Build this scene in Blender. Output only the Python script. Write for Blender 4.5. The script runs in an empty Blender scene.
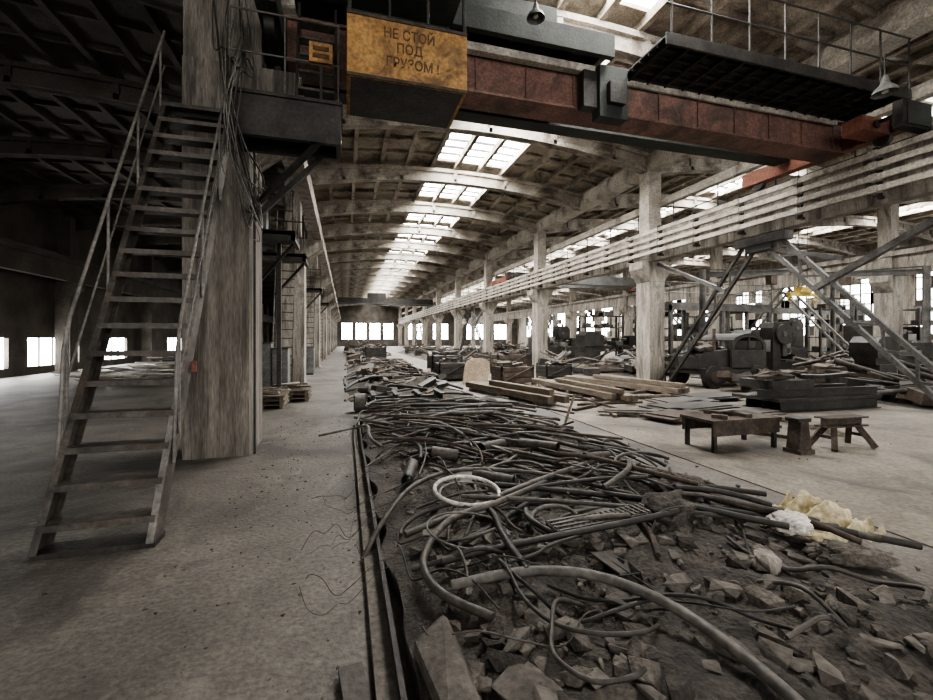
import bpy, bmesh, math, random
from mathutils import Vector, Matrix, noise
random.seed(11)
U = random.uniform

# ------------------------------------------------------------------ materials
def mat(name, c1, c2, scale=1.5, rough=0.85, metal=0.0, bump=0.3, stretch=(1,1,1), stain=None, fine=25.0, contrast=(0.35,0.65), grime=None):
    m = bpy.data.materials.new(name); m.use_nodes = True
    nt = m.node_tree; N = nt.nodes; L = nt.links
    b = N['Principled BSDF']
    tc = N.new('ShaderNodeTexCoord'); mp = N.new('ShaderNodeMapping')
    mp.inputs['Scale'].default_value = stretch
    L.new(tc.outputs['Object'], mp.inputs['Vector'])
    n1 = N.new('ShaderNodeTexNoise'); n1.inputs['Scale'].default_value = scale
    n1.inputs['Detail'].default_value = 8; n1.inputs['Roughness'].default_value = 0.62
    L.new(mp.outputs['Vector'], n1.inputs['Vector'])
    r = N.new('ShaderNodeValToRGB')
    r.color_ramp.elements[0].position = contrast[0]; r.color_ramp.elements[1].position = contrast[1]
    r.color_ramp.elements[0].color = (*c1, 1); r.color_ramp.elements[1].color = (*c2, 1)
    L.new(n1.outputs['Fac'], r.inputs['Fac'])
    n2 = N.new('ShaderNodeTexNoise'); n2.inputs['Scale'].default_value = fine; n2.inputs['Detail'].default_value = 6
    L.new(mp.outputs['Vector'], n2.inputs['Vector'])
    mr = N.new('ShaderNodeMapRange'); mr.inputs['From Min'].default_value = .3; mr.inputs['From Max'].default_value = .7
    mr.inputs['To Min'].default_value = .6; mr.inputs['To Max'].default_value = 1.3
    L.new(n2.outputs['Fac'], mr.inputs['Value'])
    mx = N.new('ShaderNodeVectorMath'); mx.operation = 'SCALE'
    L.new(r.outputs['Color'], mx.inputs[0]); L.new(mr.outputs['Result'], mx.inputs['Scale'])
    out = mx.outputs['Vector']
    for st in (stain, grime):
        if not st: continue
        n3 = N.new('ShaderNodeTexNoise'); n3.inputs['Scale'].default_value = st[1]; n3.inputs['Detail'].default_value = 9
        n3.inputs['Distortion'].default_value = .8; n3.inputs['Roughness'].default_value = .72
        L.new(mp.outputs['Vector'], n3.inputs['Vector'])
        r3 = N.new('ShaderNodeValToRGB'); r3.color_ramp.elements[0].position = st[2]-.05; r3.color_ramp.elements[1].position = st[2]+.1
        L.new(n3.outputs['Fac'], r3.inputs['Fac'])
        mm = N.new('ShaderNodeMix'); mm.data_type = 'RGBA'
        L.new(r3.outputs['Color'], mm.inputs['Factor']); L.new(out, mm.inputs['A'])
        mm.inputs['B'].default_value = (*st[0], 1); out = mm.outputs['Result']
    L.new(out, b.inputs['Base Color'])
    b.inputs['Roughness'].default_value = rough; b.inputs['Metallic'].default_value = metal
    if bump:
        bp = N.new('ShaderNodeBump'); bp.inputs['Strength'].default_value = bump; bp.inputs['Distance'].default_value = .02
        L.new(n2.outputs['Fac'], bp.inputs['Height']); L.new(bp.outputs['Normal'], b.inputs['Normal'])
    return m

def emis(name, col, s):
    m = bpy.data.materials.new(name); m.use_nodes = True
    nt = m.node_tree; N = nt.nodes; L = nt.links
    b = N['Principled BSDF']; b.inputs['Base Color'].default_value = (.6,.62,.62,1); b.inputs['Roughness'].default_value = .4
    tc = N.new('ShaderNodeTexCoord'); n = N.new('ShaderNodeTexNoise'); n.inputs['Scale'].default_value = .7; n.inputs['Detail'].default_value = 5
    L.new(tc.outputs['Object'], n.inputs['Vector'])
    mr = N.new('ShaderNodeMapRange'); mr.inputs['From Min'].default_value = .35; mr.inputs['From Max'].default_value = .65
    mr.inputs['To Min'].default_value = s*.5; mr.inputs['To Max'].default_value = s*1.4
    L.new(n.outputs['Fac'], mr.inputs['Value'])
    b.inputs['Emission Color'].default_value = (*col, 1); L.new(mr.outputs['Result'], b.inputs['Emission Strength'])
    return m

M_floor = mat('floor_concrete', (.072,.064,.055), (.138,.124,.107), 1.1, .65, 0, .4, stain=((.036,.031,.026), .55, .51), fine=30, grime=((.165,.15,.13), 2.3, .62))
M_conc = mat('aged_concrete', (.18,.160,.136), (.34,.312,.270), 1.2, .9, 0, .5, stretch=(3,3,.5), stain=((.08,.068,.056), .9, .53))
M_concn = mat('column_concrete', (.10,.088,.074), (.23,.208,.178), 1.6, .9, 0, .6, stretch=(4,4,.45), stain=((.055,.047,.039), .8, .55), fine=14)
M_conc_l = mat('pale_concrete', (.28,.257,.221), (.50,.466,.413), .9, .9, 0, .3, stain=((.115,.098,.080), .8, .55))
M_conc_d = mat('dark_concrete', (.030,.025,.020), (.080,.068,.056), .8, .9, 0, .3)  # much darker, browner tone than the other concretes
M_roof = mat('roof_slab', (.20,.172,.135), (.39,.356,.303), .6, .95, 0, .3, stain=((.058,.046,.034), .8, .53))
M_slab = mat('broken_slab', (.065,.056,.047), (.135,.119,.101), 2.2, .85, 0, .6)
M_dirt = mat('dirt', (.024,.020,.0172), (.078,.067,.056), 3.5, .95, 0, .9, fine=40)
M_rubble = mat('rubble', (.048,.041,.034), (.14,.123,.104), 6, .9, 0, .6, fine=50)
M_steel = mat('dark_steel', (.013,.0115,.0102), (.040,.035,.030), 3, .6, .2, .3)
M_brace = mat('brace_steel', (.045,.042,.039), (.115,.108,.10), 3, .6, .2, .3)
M_pipe = mat('dusty_pipe', (.024,.020,.0165), (.085,.073,.061), 4, .6, .1, .3)
M_pipe2 = mat('grey_hose', (.05,.045,.039), (.125,.113,.10), 5, .65, 0, .2)
M_stair = mat('stair_steel', (.030,.025,.021), (.10,.086,.072), 3, .6, .1, .3, stain=((.05,.032,.023), 1.5, .57))
M_rail = mat('rail_grey', (.09,.082,.073), (.20,.186,.168), 3, .5, .1, .2)
M_rust = mat('rust', (.03,.022,.017), (.085,.063,.048), 4, .85, .1, .4)
M_red = mat('crane_red', (.115,.058,.046), (.20,.110,.086), 1.6, .75, .0, .2, stain=((.050,.036,.030), 1.3, .53))
M_redl = mat('crane_red_light', (.18,.065,.042), (.27,.11,.075), 1.6, .7)
M_green = mat('crane_green', (.012,.015,.0125), (.036,.042,.035), 2, .7, .1, .2)
M_orange = mat('cab_orange', (.25,.135,.045), (.40,.23,.083), 1.6, .8, 0, .15, stain=((.095,.055,.028), 1.6, .53), grime=((.12,.072,.036), 6, .60))
M_yellow = mat('yellow_paint', (.33,.24,.045), (.46,.35,.08), 3, .6)
M_ink = mat('stencil_ink', (.045,.024,.012), (.11,.06,.026), 7, .8, 0, 0)
M_bus = mat('busbar', (.27,.245,.210), (.47,.433,.375), 2, .6, .05, .1, stain=((.13,.107,.085), 1.4, .56))
M_wood = mat('old_timber', (.08,.063,.046), (.18,.148,.112), 2, .9, 0, .4, stretch=(4,.5,4))
M_tan = mat('tan_board', (.26,.205,.14), (.40,.33,.24), 2, .8)
M_white = mat('plaster_white', (.38,.355,.315), (.60,.57,.515), 3, .9, 0, .4)
M_cloth = mat('yellow_cloth', (.38,.32,.19), (.60,.53,.36), 3, .95, 0, .5)
M_cab = mat('cabinet_grey', (.065,.067,.063), (.14,.140,.132), 2, .6)
M_brown = mat('brown_floor_dust', (.095,.080,.062), (.178,.154,.122), 1.3, .7, 0, .3, stain=((.05,.042,.033), .6, .51), fine=24, grime=((.20,.176,.142), 2.0, .62))
M_sky = emis('skylight_glass', (1.0,.98,.945), 58)
M_win = emis('window_glass', (1.0,.98,.95), 13)
M_win2 = emis('window_glass_dim', (.99,.98,.96), 6)
M_winb = emis('window_glass_bright', (1.0,.99,.97), 34)

# ------------------------------------------------------------------ mesh builder
class MB:
    def __init__(s): s.v=[]; s.f=[]; s.m=[]; s.s=[]; s.mats=[]
    def add(s, vs, fs, m, smooth=False):
        if m not in s.mats: s.mats.append(m)
        k = s.mats.index(m); o = len(s.v)
        s.v += [tuple(v) for v in vs]
        for f in fs: s.f.append([i+o for i in f]); s.m.append(k); s.s.append(smooth)
    BF = [(0,3,2,1),(4,5,6,7),(0,1,5,4),(1,2,6,5),(2,3,7,6),(3,0,4,7)]
    def box(s, x0,x1,y0,y1,z0,z1, m):
        s.add([(x0,y0,z0),(x1,y0,z0),(x1,y1,z0),(x0,y1,z0),(x0,y0,z1),(x1,y0,z1),(x1,y1,z1),(x0,y1,z1)], s.BF, m)
    def obox(s, c, size, m, rot=(0,0,0)):
        R = Matrix.Rotation(rot[2],3,'Z') @ Matrix.Rotation(rot[1],3,'Y') @ Matrix.Rotation(rot[0],3,'X')
        a,b,d = size[0]/2,size[1]/2,size[2]/2; c = Vector(c)
        s.add([c+R@Vector(p) for p in [(-a,-b,-d),(a,-b,-d),(a,b,-d),(-a,b,-d),(-a,-b,d),(a,-b,d),(a,b,d),(-a,b,d)]], s.BF, m)
    def beam(s, p0, p1, w, h, m, up=(0,0,1)):
        p0=Vector(p0); p1=Vector(p1); d=(p1-p0).normalized(); up=Vector(up)
        if abs(d.dot(up))>.98: up=Vector((0,1,0))
        a=d.cross(up).normalized(); b=a.cross(d).normalized(); a*=w/2; b*=h/2
        s.add([p0-a-b,p0+a-b,p1+a-b,p1-a-b,p0-a+b,p0+a+b,p1+a+b,p1-a+b], s.BF, m)
    def ibeam(s, p0, p1, w, h, m, t=.02):
        p0=Vector(p0); p1=Vector(p1); z=Vector((0,0,h/2-t/2))
        s.beam(p0,p1,t,h,m); s.beam(p0+z,p1+z,w,t,m); s.beam(p0-z,p1-z,w,t,m)
    def lattice(s, p0, p1, w, a, m, axis=(1,0,0), n=None):
        p0=Vector(p0); p1=Vector(p1); d=p1-p0; L=d.length; d.normalize()
        q = d.cross(Vector(axis)).normalized()*w/2
        s.beam(p0+q,p1+q,a,a,m); s.beam(p0-q,p1-q,a,a,m)
        n = n or max(3,int(L/w/1.1)); D=(p1-p0)
        for i in range(n):
            sg = 1 if i%2 else -1
            s.beam(p0+D*(i/n)+q*sg, p0+D*((i+1)/n)-q*sg, a*.5,a*.5, m)
    def tube(s, pts, r, m, n=8, caps=True, hollow=False):
        pts=[Vector(p) for p in pts]; vs=[]; fs=[]; k=len(pts); a=None
        for i,p in enumerate(pts):
            t=(pts[min(i+1,k-1)]-pts[max(i-1,0)]).normalized()
            if a is None:
                a = t.cross(Vector((0,0,1)) if abs(t.z)<.9 else Vector((1,0,0))).normalized()
            else:
                a = (a - t*a.dot(t)).normalized()
            b=t.cross(a)
            for j in range(n):
                th=2*math.pi*j/n; vs.append(p+(a*math.cos(th)+b*math.sin(th))*r)
        for i in range(k-1):
            for j in range(n):
                fs.append((i*n+j, i*n+(j+1)%n, (i+1)*n+(j+1)%n, (i+1)*n+j))
        s.add(vs, fs, m, True)
        if caps and not hollow:
            s.add(vs[:n],[tuple(range(n))[::-1]],m); s.add(vs[-n:],[tuple(range(n))],m)
    def torus(s, c, R, r, m, tilt=(0,0), n=28, full=1.0, k=6, e=1.0):
        Rm = Matrix.Rotation(tilt[0],3,'X') @ Matrix.Rotation(tilt[1],3,'Y')
        pts=[Vector(c)+Rm@Vector((math.cos(2*math.pi*full*i/n)*R, math.sin(2*math.pi*full*i/n)*R*e, 0)) for i in range(n+1)]
        s.tube(pts, r, m, k, caps=full<1)
    def prism(s, poly, ax, a, b, m):
        k=len(poly)
        P=(lambda p,t:(p[0],t,p[1])) if ax=='y' else ((lambda p,t:(t,p[0],p[1])) if ax=='x' else (lambda p,t:(p[0],p[1],t)))
        vs=[P(p,a) for p in poly]+[P(p,b) for p in poly]
        fs=[tuple(range(k)), tuple(range(k,2*k))[::-1]]+[((i+1)%k,i,i+k,(i+1)%k+k) for i in range(k)]
        s.add(vs,fs,m)
    def hull(s, c, size, m, npts=13, rz=None):
        bm=bmesh.new(); a=U(0,6.28) if rz is None else rz; ca,sa=math.cos(a),math.sin(a)
        for i in range(npts):
            v=Vector((U(-1,1),U(-1,1),U(-1,1))); v/= max(abs(v.x),abs(v.y),abs(v.z)) ** .75
            x,y,z=v.x*size[0]/2,v.y*size[1]/2,v.z*size[2]/2
            bm.verts.new((c[0]+x*ca-y*sa,c[1]+x*sa+y*ca,c[2]+z))
        res=bmesh.ops.convex_hull(bm,input=bm.verts)
        dead=[g for g in res['geom_interior'] if isinstance(g,bmesh.types.BMVert)]
        bmesh.ops.delete(bm,geom=dead,context='VERTS')
        bm.verts.index_update()
        s.add([v.co.copy() for v in bm.verts],[[v.index for v in f.verts] for f in bm.faces],m); bm.free()
    def done(s, name, bevel=0, parent=None, fix=True):
        me=bpy.data.meshes.new(name)
        xs=[v[0] for v in s.v]; ys=[v[1] for v in s.v]; zs=[v[2] for v in s.v]
        c=((min(xs)+max(xs))/2,(min(ys)+max(ys))/2,min(zs))
        me.from_pydata([(v[0]-c[0],v[1]-c[1],v[2]-c[2]) for v in s.v],[],s.f)
        for m in s.mats: me.materials.append(m)
        me.polygons.foreach_set('material_index',s.m); me.polygons.foreach_set('use_smooth',s.s)
        if fix:
            bm=bmesh.new(); bm.from_mesh(me); bmesh.ops.recalc_face_normals(bm,faces=bm.faces); bm.to_mesh(me); bm.free()
        me.update()
        o=bpy.data.objects.new(name,me); o.location=c; bpy.context.collection.objects.link(o)
        if bevel:
            b=o.modifiers.new('bevel','BEVEL'); b.width=bevel; b.segments=2; b.limit_method='ANGLE'
        if parent: o.parent=parent
        return o

def smooth(pts, k=6):
    P=[Vector(p) for p in pts]; P=[P[0]*2-P[1]]+P+[P[-1]*2-P[-2]]; out=[]
    for i in range(1,len(P)-2):
        for j in range(k):
            t=j/k; a,b,c,d=P[i-1],P[i],P[i+1],P[i+2]
            out.append(.5*((2*b)+(c-a)*t+(2*a-5*b+4*c-d)*t*t+(3*b-a-3*c+d)*t**3))
    out.append(P[-2]); return out

Y0,Y1=-8.0,84.0
BAY=4.35
beamY=[12.45+BAY*i for i in range(-4,17)]

# ------------------------------------------------------------------ floor + walls
b=MB(); b.box(-13.5,36,Y0,Y1,-.3,0,M_floor); b.done('floor')
b=MB(); b.box(4.3,35.1,-6,60,0.0,.012,M_brown); b.done('trim_1')   # screed strip beyond the joint

def wall_x(name,x,t,z1,wins,m,wz):
    b=MB(); a,c=min(x,x+t),max(x,x+t); y=Y0
    for (w0,w1) in wins:
        b.box(a,c,y,w0,0,z1,m); b.box(a,c,w0,w1,0,wz[0],m); b.box(a,c,w0,w1,wz[1],z1,m); y=w1
    b.box(a,c,y,Y1,0,z1,m); b.done(name)
wl=[(Y0+2+i*4.35, Y0+4.6+i*4.35) for i in range(20)]
wl_l=[(18.2,21.8),(22.9,26.6),(28.4,31.6),(38.0,41.0)]
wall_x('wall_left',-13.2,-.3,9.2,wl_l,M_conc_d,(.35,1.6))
wall_x('wall_right',35.2,.3,9.2,wl,M_conc,(1.8,6.2))
k=1
for i,(w0,w1) in enumerate(wl_l):
    b=MB(); b.box(-13.4,-13.36,w0,w1,.35,1.6,M_winb)
    for q in range(1,4): b.box(-13.36,-13.3,w0+(w1-w0)*q/4-.03,w0+(w1-w0)*q/4+.03,.35,1.6,M_steel)
    b.done('window_%d'%k); k+=1
for i,(w0,w1) in enumerate(wl):
    b=MB(); b.box(35.36,35.4,w0,w1,1.8,6.2,random.choice([M_winb,M_win,M_win]))
    for q in range(0,5): b.box(35.28,35.35,w0+(w1-w0)*q/4-.04,w0+(w1-w0)*q/4+.04,1.8,6.2,M_steel)
    for q in range(0,7): b.box(35.28,35.35,w0,w1,1.8+4.4*q/6-.04,1.8+4.4*q/6+.04,M_steel)
    for q in range(10):
        c=random.randrange(4); r=random.randrange(6)
        b.box(35.25,35.28,w0+(w1-w0)*c/4,w0+(w1-w0)*(c+1)/4,1.8+4.4*r/6,1.8+4.4*(r+1)/6,random.choice([M_conc_d,M_conc]))
    b.done('window_%d'%k); k+=1
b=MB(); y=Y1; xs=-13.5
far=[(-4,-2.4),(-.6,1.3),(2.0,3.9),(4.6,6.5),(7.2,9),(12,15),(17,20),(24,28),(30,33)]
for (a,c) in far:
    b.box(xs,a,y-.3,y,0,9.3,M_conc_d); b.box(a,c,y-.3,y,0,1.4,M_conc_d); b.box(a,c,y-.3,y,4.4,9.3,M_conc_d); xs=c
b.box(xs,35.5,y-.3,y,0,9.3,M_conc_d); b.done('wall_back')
for (a,c) in far:
    b=MB(); b.box(a,c,y-.1,y-.06,1.4,4.4,M_winb)
    for q in range(1,4): b.box(a+(c-a)*q/4-.05,a+(c-a)*q/4+.05,y-.2,y-.12,1.4,4.4,M_steel)
    b.box(a,c,y-.2,y-.12,2.8,3.0,M_steel)
    b.done('window_%d'%k); k+=1

# ------------------------------------------------------------------ roofs
def zarc(x,x0,x1,zb,rise):
    u=(x-(x0+x1)/2)/((x1-x0)/2); return zb+rise*(1-u*u)
def roof(x0,x1,zb,rise,sky,mr,mb,skym=M_sky):
    b=MB(); n=12; dx=(x1-x0)/n; th=.12
    g=MB(); any_g=False
    ys=[Y0]+[y for y in beamY if y>Y0]+[Y1]
    cells=[(x0+i*dx,x0+(i+1)*dx) for i in range(n)]
    for i,(a,c) in enumerate(cells):
        za,zc=zarc(a,x0,x1,zb,rise),zarc(c,x0,x1,zb,rise)
        if i in sky:
            for j in range(len(ys)-1):
                y0,y1=ys[j],ys[j+1]; ma=.45
                if y1<4: ma=(y1-y0)/2-.001  # unseen skylight bays near the camera, roofed over to darken the foreground
                for (p,q) in ((y0,y0+ma),(y1-ma,y1)):
                    b.add([(a,p,za),(c,p,zc),(c,q,zc),(a,q,za),(a,p,za+th),(c,p,zc+th),(c,q,zc+th),(a,q,za+th)],MB.BF,mr)
                if y1<4: continue
                p,q=y0+ma,y1-ma
                g.add([(a,p,za+.1),(c,p,zc+.1),(c,q,zc+.1),(a,q,za+.1)],[(0,3,2,1)],skym); any_g=True
                for t in range(1,6):
                    yy=p+(q-p)*t/6; b.add([(a,yy-.025,za),(c,yy-.025,zc),(c,yy+.025,zc),(a,yy+.025,za),(a,yy-.025,za+.09),(c,yy-.025,zc+.09),(c,yy+.025,zc+.09),(a,yy+.025,za+.09)],MB.BF,M_steel)
        else:
            b.add([(a,Y0,za),(c,Y0,zc),(c,Y1,zc),(a,Y1,za),(a,Y0,za+th),(c,Y0,zc+th),(c,Y1,zc+th),(a,Y1,za+th)],MB.BF,mr)
            for j in range(len(ys)-1):
                for t in range(1,4):
                    yy=ys[j]+(ys[j+1]-ys[j])*t/4
                    if yy>50: continue
                    b.add([(a,yy-.04,za-.11),(c,yy-.04,zc-.11),(c,yy+.04,zc-.11),(a,yy+.04,za-.11),(a,yy-.04,za+.01),(c,yy-.04,zc+.01),(c,yy+.04,zc+.01),(a,yy+.04,za+.01)],MB.BF,mr)
        b.box(a-.07,a+.07,Y0,Y1,za-.2,za+.02,mr)
    b.done('ceiling')
    if any_g: g.done('skylight_window',fix=False)
    for y in beamY:
        b=MB(); m=16; top=[];bot=[]
        for i in range(m+1):
            x=x0+.1+(x1-x0-.2)*i/m; z=zarc(x,x0,x1,zb,rise)-.2; top.append((x,z))
            d=.52+.12*abs((i/m-.5)*2)**2; bot.append((x,z-d))
        for i in range(m):
            (xa,ta),(xb,tb)=top[i],top[i+1]; ba,bb=bot[i][1],bot[i+1][1]
            def seg(w,z0a,z1a,z0b,z1b):
                b.add([(xa,y-w,z0a),(xb,y-w,z0b),(xb,y+w,z0b),(xa,y+w,z0a),(xa,y-w,z1a),(xb,y-w,z1b),(xb,y+w,z1b),(xa,y+w,z1a)],MB.BF,mb)
            seg(.08,ba,ta,bb,tb); seg(.17,ta-.13,ta,tb-.13,tb); seg(.15,ba,ba+.16,bb,bb+.16)
        for i in range(2,m,3):
            x,z=top[i]; b.box(x-.06,x+.06,y-.15,y+.15,bot[i][1]+.02,z-.02,mb)
        b.done('roof_beam')
roof(-1.6,10.2,8.1,.5,(5,6,7),M_roof,M_conc_l)
roof(10.3,22.2,8.1,.5,(5,6),M_roof,M_conc_l)
roof(22.3,35.2,8.1,.5,(5,6),M_roof,M_conc)
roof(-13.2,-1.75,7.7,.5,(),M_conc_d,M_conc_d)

def column(x0,x1,y0,y1,ztop,zc,m,side,deep=.5,mu=None):
    b=MB(); mu=mu or m
    b.box(x0-.1,x1+.1,y0-.1,y1+.1,0,.05,m)
    b.box(x0,x1,y0,y1,.05,zc-.7,m)
    l=x0-(deep if side in('l','b') else 0); r=x1+(deep if side in('r','b') else 0)
    b.prism([(x0,zc-.7),(x1,zc-.7),(r,zc-.25),(r,zc),(l,zc),(l,zc-.25)],'y',y0,y1,m)
    xm=(x0+x1)/2; b.box(xm-.25,xm+.25,y0+.1,y1-.1,zc,ztop,mu)
    return b.done('concrete_column',.015)
rows=[12.45+8.7*i for i in range(-2,9)]
for y in rows:
    column(9.9,10.5,y-.35,y+.35,7.3,4.2,M_conc,'b',.3,M_conc_l)
    column(21.9,22.5,y-.35,y+.35,7.3,4.2,M_conc,'b',.3)
for i in range(0,8):
    column(-2.05,-1.3,15.1+8.7*i,15.8+8.7*i,7.3,4.9,M_conc,'r',.6)
for i in range(0,9):
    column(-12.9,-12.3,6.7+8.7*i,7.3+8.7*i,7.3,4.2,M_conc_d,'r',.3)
b=MB(); b.box(9.95,10.45,Y0,Y1-.3,7.3,7.85,M_conc_l); b.done('eaves_beam')
b=MB(); b.box(21.95,22.45,Y0,Y1-.3,7.3,7.85,M_conc); b.done('eaves_beam')
b=MB(); b.box(-1.95,-1.5,Y0,Y1-.3,7.3,7.8,M_conc); b.done('eaves_beam')
b=MB(); b.box(10.46,10.66,Y0,Y1-.3,6.15,6.4,M_conc_l); b.done('tie_beam')

b=MB()
b.box(-2.05,-1.25,6.36,7.3,0,4.2,M_concn)
b.prism([(-2.05,4.2),(-1.25,4.2),(-.60,4.75),(-.60,5.3),(-2.05,5.3)],'y',6.36,7.3,M_concn)
b.box(-2.05,-1.10,6.4,7.26,5.3,7.3,M_concn)
for x in (-1.9,-1.75,-1.6,-1.43): b.box(x-.006,x+.006,6.35,6.36,0,5.2,M_concn)
b.done('concrete_column',.02)

# ------------------------------------------------------------------ crane runways
def runway(x,name,z0=4.22,m=M_conc):
    b=MB()
    b.box(x-.14,x+.14,Y0,Y1-.35,z0,z0+.8,m); b.box(x-.3,x+.3,Y0,Y1-.35,z0+.8,z0+1.0,m)
    b.box(x-.04,x+.04,Y0,Y1-.35,z0+1.0,z0+1.14,M_steel)
    return b.done(name)
runway(10.2,'crane_runway_beam'); runway(22.2,'crane_runway_beam')
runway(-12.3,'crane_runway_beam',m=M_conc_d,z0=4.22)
b=MB(); b.box(-1.04,-.76,7.32,Y1-.35,4.92,5.3,M_conc); b.box(-.94,-.86,6.4,Y1-.35,5.31,5.38,M_steel); b.done('crane_runway_beam')
b=MB(); BZ=(4.4,4.62,4.84,5.06)
for j,z in enumerate(BZ):
    b.box(9.56,9.62,Y0,70,z-.055,z+.055,M_bus)
y=-6.0
while y<66:
    b.box(9.70,9.77,y-.04,y+.04,4.28,5.2,M_steel)
    b.box(9.62,9.84,y-.03,y+.03,5.14,5.2,M_steel); b.box(9.62,9.84,y-.03,y+.03,4.24,4.29,M_steel)
    for z in BZ: b.box(9.54,9.72,y-.07,y+.07,z-.065,z+.065,M_conc_l)
    y+=1.45
b.done('crane_busbar_rack')
b=MB(); y=-4
while y<62:
    b.tube([(10.47,y,5.2),(10.47,y,6.1)],.02,M_steel,5); y+=1.74
for z in (5.7,6.1): b.tube([(10.47,-4,z),(10.47,62,z)],.018,M_rail,5)
b.done('runway_handrail')

for i in (0,3,6):
    yb=rows[1]+8.7*i; ya=rows[2]+8.7*i; ym=(ya+yb)/2+.4
    b=MB()
    b.lattice((10.2,ya-.6,.05),(10.2,ym+.15,4.0),.34,.08,M_steel)
    b.lattice((10.2,yb+.6,.05),(10.2,ym-.45,4.0),.34,.09,M_brace)
    b.box(10.05,10.35,ym-.85,ym+.5,3.98,4.2,M_brace)
    b.box(10.08,10.32,ym-.5,ym+.2,3.8,3.98,M_steel)
    b.beam((10.2,ym+.9,2.9),(10.2,ya-.4,4.1),.1,.1,M_brace)
    b.beam((10.2,ym-1.4,2.7),(10.2,yb+.5,4.1),.12,.12,M_brace)
    b.beam((10.2,ym-.3,3.85),(10.2,ym-2.0,3.3),.08,.1,M_brace)
    b.done('steel_portal_brace')
for i in (0,1,3):
    yb=rows[2]+8.7*i; ya=rows[3]+8.7*i; ym=(ya+yb)/2
    b=MB(); b.lattice((22.2,ya-.6,.05),(22.2,ym,4.1),.35,.09,M_brace); b.lattice((22.2,yb+.6,.05),(22.2,ym,4.1),.35,.09,M_brace)
    b.done('steel_portal_brace')
b=MB(); b.lattice((22.2,rows[2]-.6,.05),(22.2,8.1,4.1),.35,.09,M_brace); b.lattice((22.2,rows[1]+.6,.05),(22.2,8.1,4.1),.35,.09,M_brace); b.done('steel_portal_brace')

# ------------------------------------------------------------------ overhead crane
b=MB()
b.box(-.78,10.0,6.4,6.8,5.48,6.05,M_red)
b.box(-.78,10.0,6.34,6.86,6.05,6.09,M_red); b.box(-.78,10.0,6.34,6.86,5.44,5.48,M_red)
for i in range(13):
    x=-.6+i*.86; b.box(x-.012,x+.012,6.37,6.4,5.48,6.05,M_red)
b.box(1.3,4.0,6.2,6.33,6.0,6.12,M_bus)
b.box(4.02,4.55,6.1,6.33,5.25,6.1,M_green); b.box(4.15,4.45,6.0,6.1,5.45,5.8,M_steel); b.box(3.75,4.0,6.15,6.33,5.4,6.0,M_steel)
b.box(4.6,9.7,6.28,6.33,5.96,6.05,M_bus)
b.box(-.78,10.0,7.5,7.85,5.75,6.2,M_green)
for x in (-.9,10.2):
    b.box(x-.12,x+.12,5.4,8.8,5.54,5.88,M_redl if x>0 else M_green)
    for yy in (5.8,8.4):
        b.tube([(x-.06,yy,5.52),(x+.06,yy,5.52)],.14,M_steel,16)
b.box(9.3,10.04,5.6,5.95,5.5,5.78,M_redl); b.tube([(9.65,5.57,5.64),(9.65,5.6,5.64)],.08,M_steel,14)
b.box(4.6,10.0,5.25,5.29,5.98,6.16,M_steel); b.box(4.6,10.0,5.29,6.27,6.10,6.13,M_steel)
for i in range(15):
    x=4.7+i*.37; b.box(x-.02,x+.02,5.29,6.27,6.02,6.1,M_steel)
for i in range(5): b.box(4.6,10.0,5.45+i*.2,5.47+i*.2,6.05,6.1,M_steel)
for i in range(8):
    x=4.7+i*.75; b.tube([(x,5.27,6.1),(x,5.27,7.1)],.018,M_steel,5)
for z in (6.6,7.1): b.tube([(4.6,5.27,z),(10,5.27,z)],.018,M_steel,5)
b.box(-.7,4.2,5.95,6.05,6.14,6.5,M_green); b.box(-.7,4.2,8.0,8.2,6.22,6.6,M_green)
b.box(-.7,4.2,6.05,8.0,6.45,6.5,M_green)
for x in (-.6,.3,1.4,2.5,3.6,4.1): b.box(x-.06,x+.06,6.05,8.0,6.22,6.45,M_green)
b.box(1.8,3.4,6.4,7.6,6.5,7.1,M_green); b.tube([(.3,7,6.8),(1.7,7,6.8)],.28,M_green,16)
b.box(2.0,2.2,6.3,7.7,6.1,6.22,M_steel)
b.done('overhead_crane',.004)

b=MB()
b.box(.02,1.43,4.98,5.02,4.58,5.3,M_orange)
b.box(.02,.06,5.02,5.9,4.58,5.3,M_orange); b.box(1.39,1.43,5.02,5.9,4.58,5.3,M_orange); b.box(.06,1.39,5.86,5.9,4.58,5.3,M_steel)
b.box(.06,1.39,5.02,5.86,4.58,4.62,M_steel)
b.box(.02,1.43,4.965,4.98,4.57,4.61,M_rust); b.box(.02,1.43,4.965,4.98,5.27,5.31,M_rust)
for x in (.05,1.40): b.box(x-.02,x+.02,4.99,5.03,5.3,6.0,M_steel); b.box(x-.02,x+.02,5.84,5.88,5.3,6.0,M_steel)
b.box(.0,1.45,4.97,5.9,6.0,6.05,M_green); b.box(.02,1.43,5.86,5.9,5.3,6.0,M_green)
for x in (.5,.95): b.box(x-.015,x+.015,4.99,5.02,5.3,6.0,M_steel)
cab=b.done('crane_operator_cab',.004)
def text(body,loc,size):
    cu=bpy.data.curves.new('warning_text','FONT'); cu.body=body; cu.size=size; cu.align_x='CENTER'; cu.extrude=.001; cu.offset=.003
    cu.materials.append(M_ink); o=bpy.data.objects.new('warning_text',cu); bpy.context.collection.objects.link(o)
    o.parent=cab; o.location=Vector(loc)-cab.location; o.rotation_euler=(math.pi/2,0,0); o.scale=(.85,1,1)
text('НЕ СТОЙ',(.73,4.977,5.08),.16); text('ПОД',(.73,4.977,4.92),.16); text('ГРУЗОМ !',(.77,4.977,4.75),.16)

b=MB(); b.box(9.2,9.95,4.95,5.1,5.25,5.72,M_steel); b.box(9.3,9.9,4.93,4.95,5.3,5.65,M_green)
b.box(9.55,9.62,5.1,5.5,5.6,5.66,M_steel)
b.tube([(9.5,5.02,5.7),(9.5,5.02,6.1)],.02,M_steel,6); b.done('crane_collector_box',.005)

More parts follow.
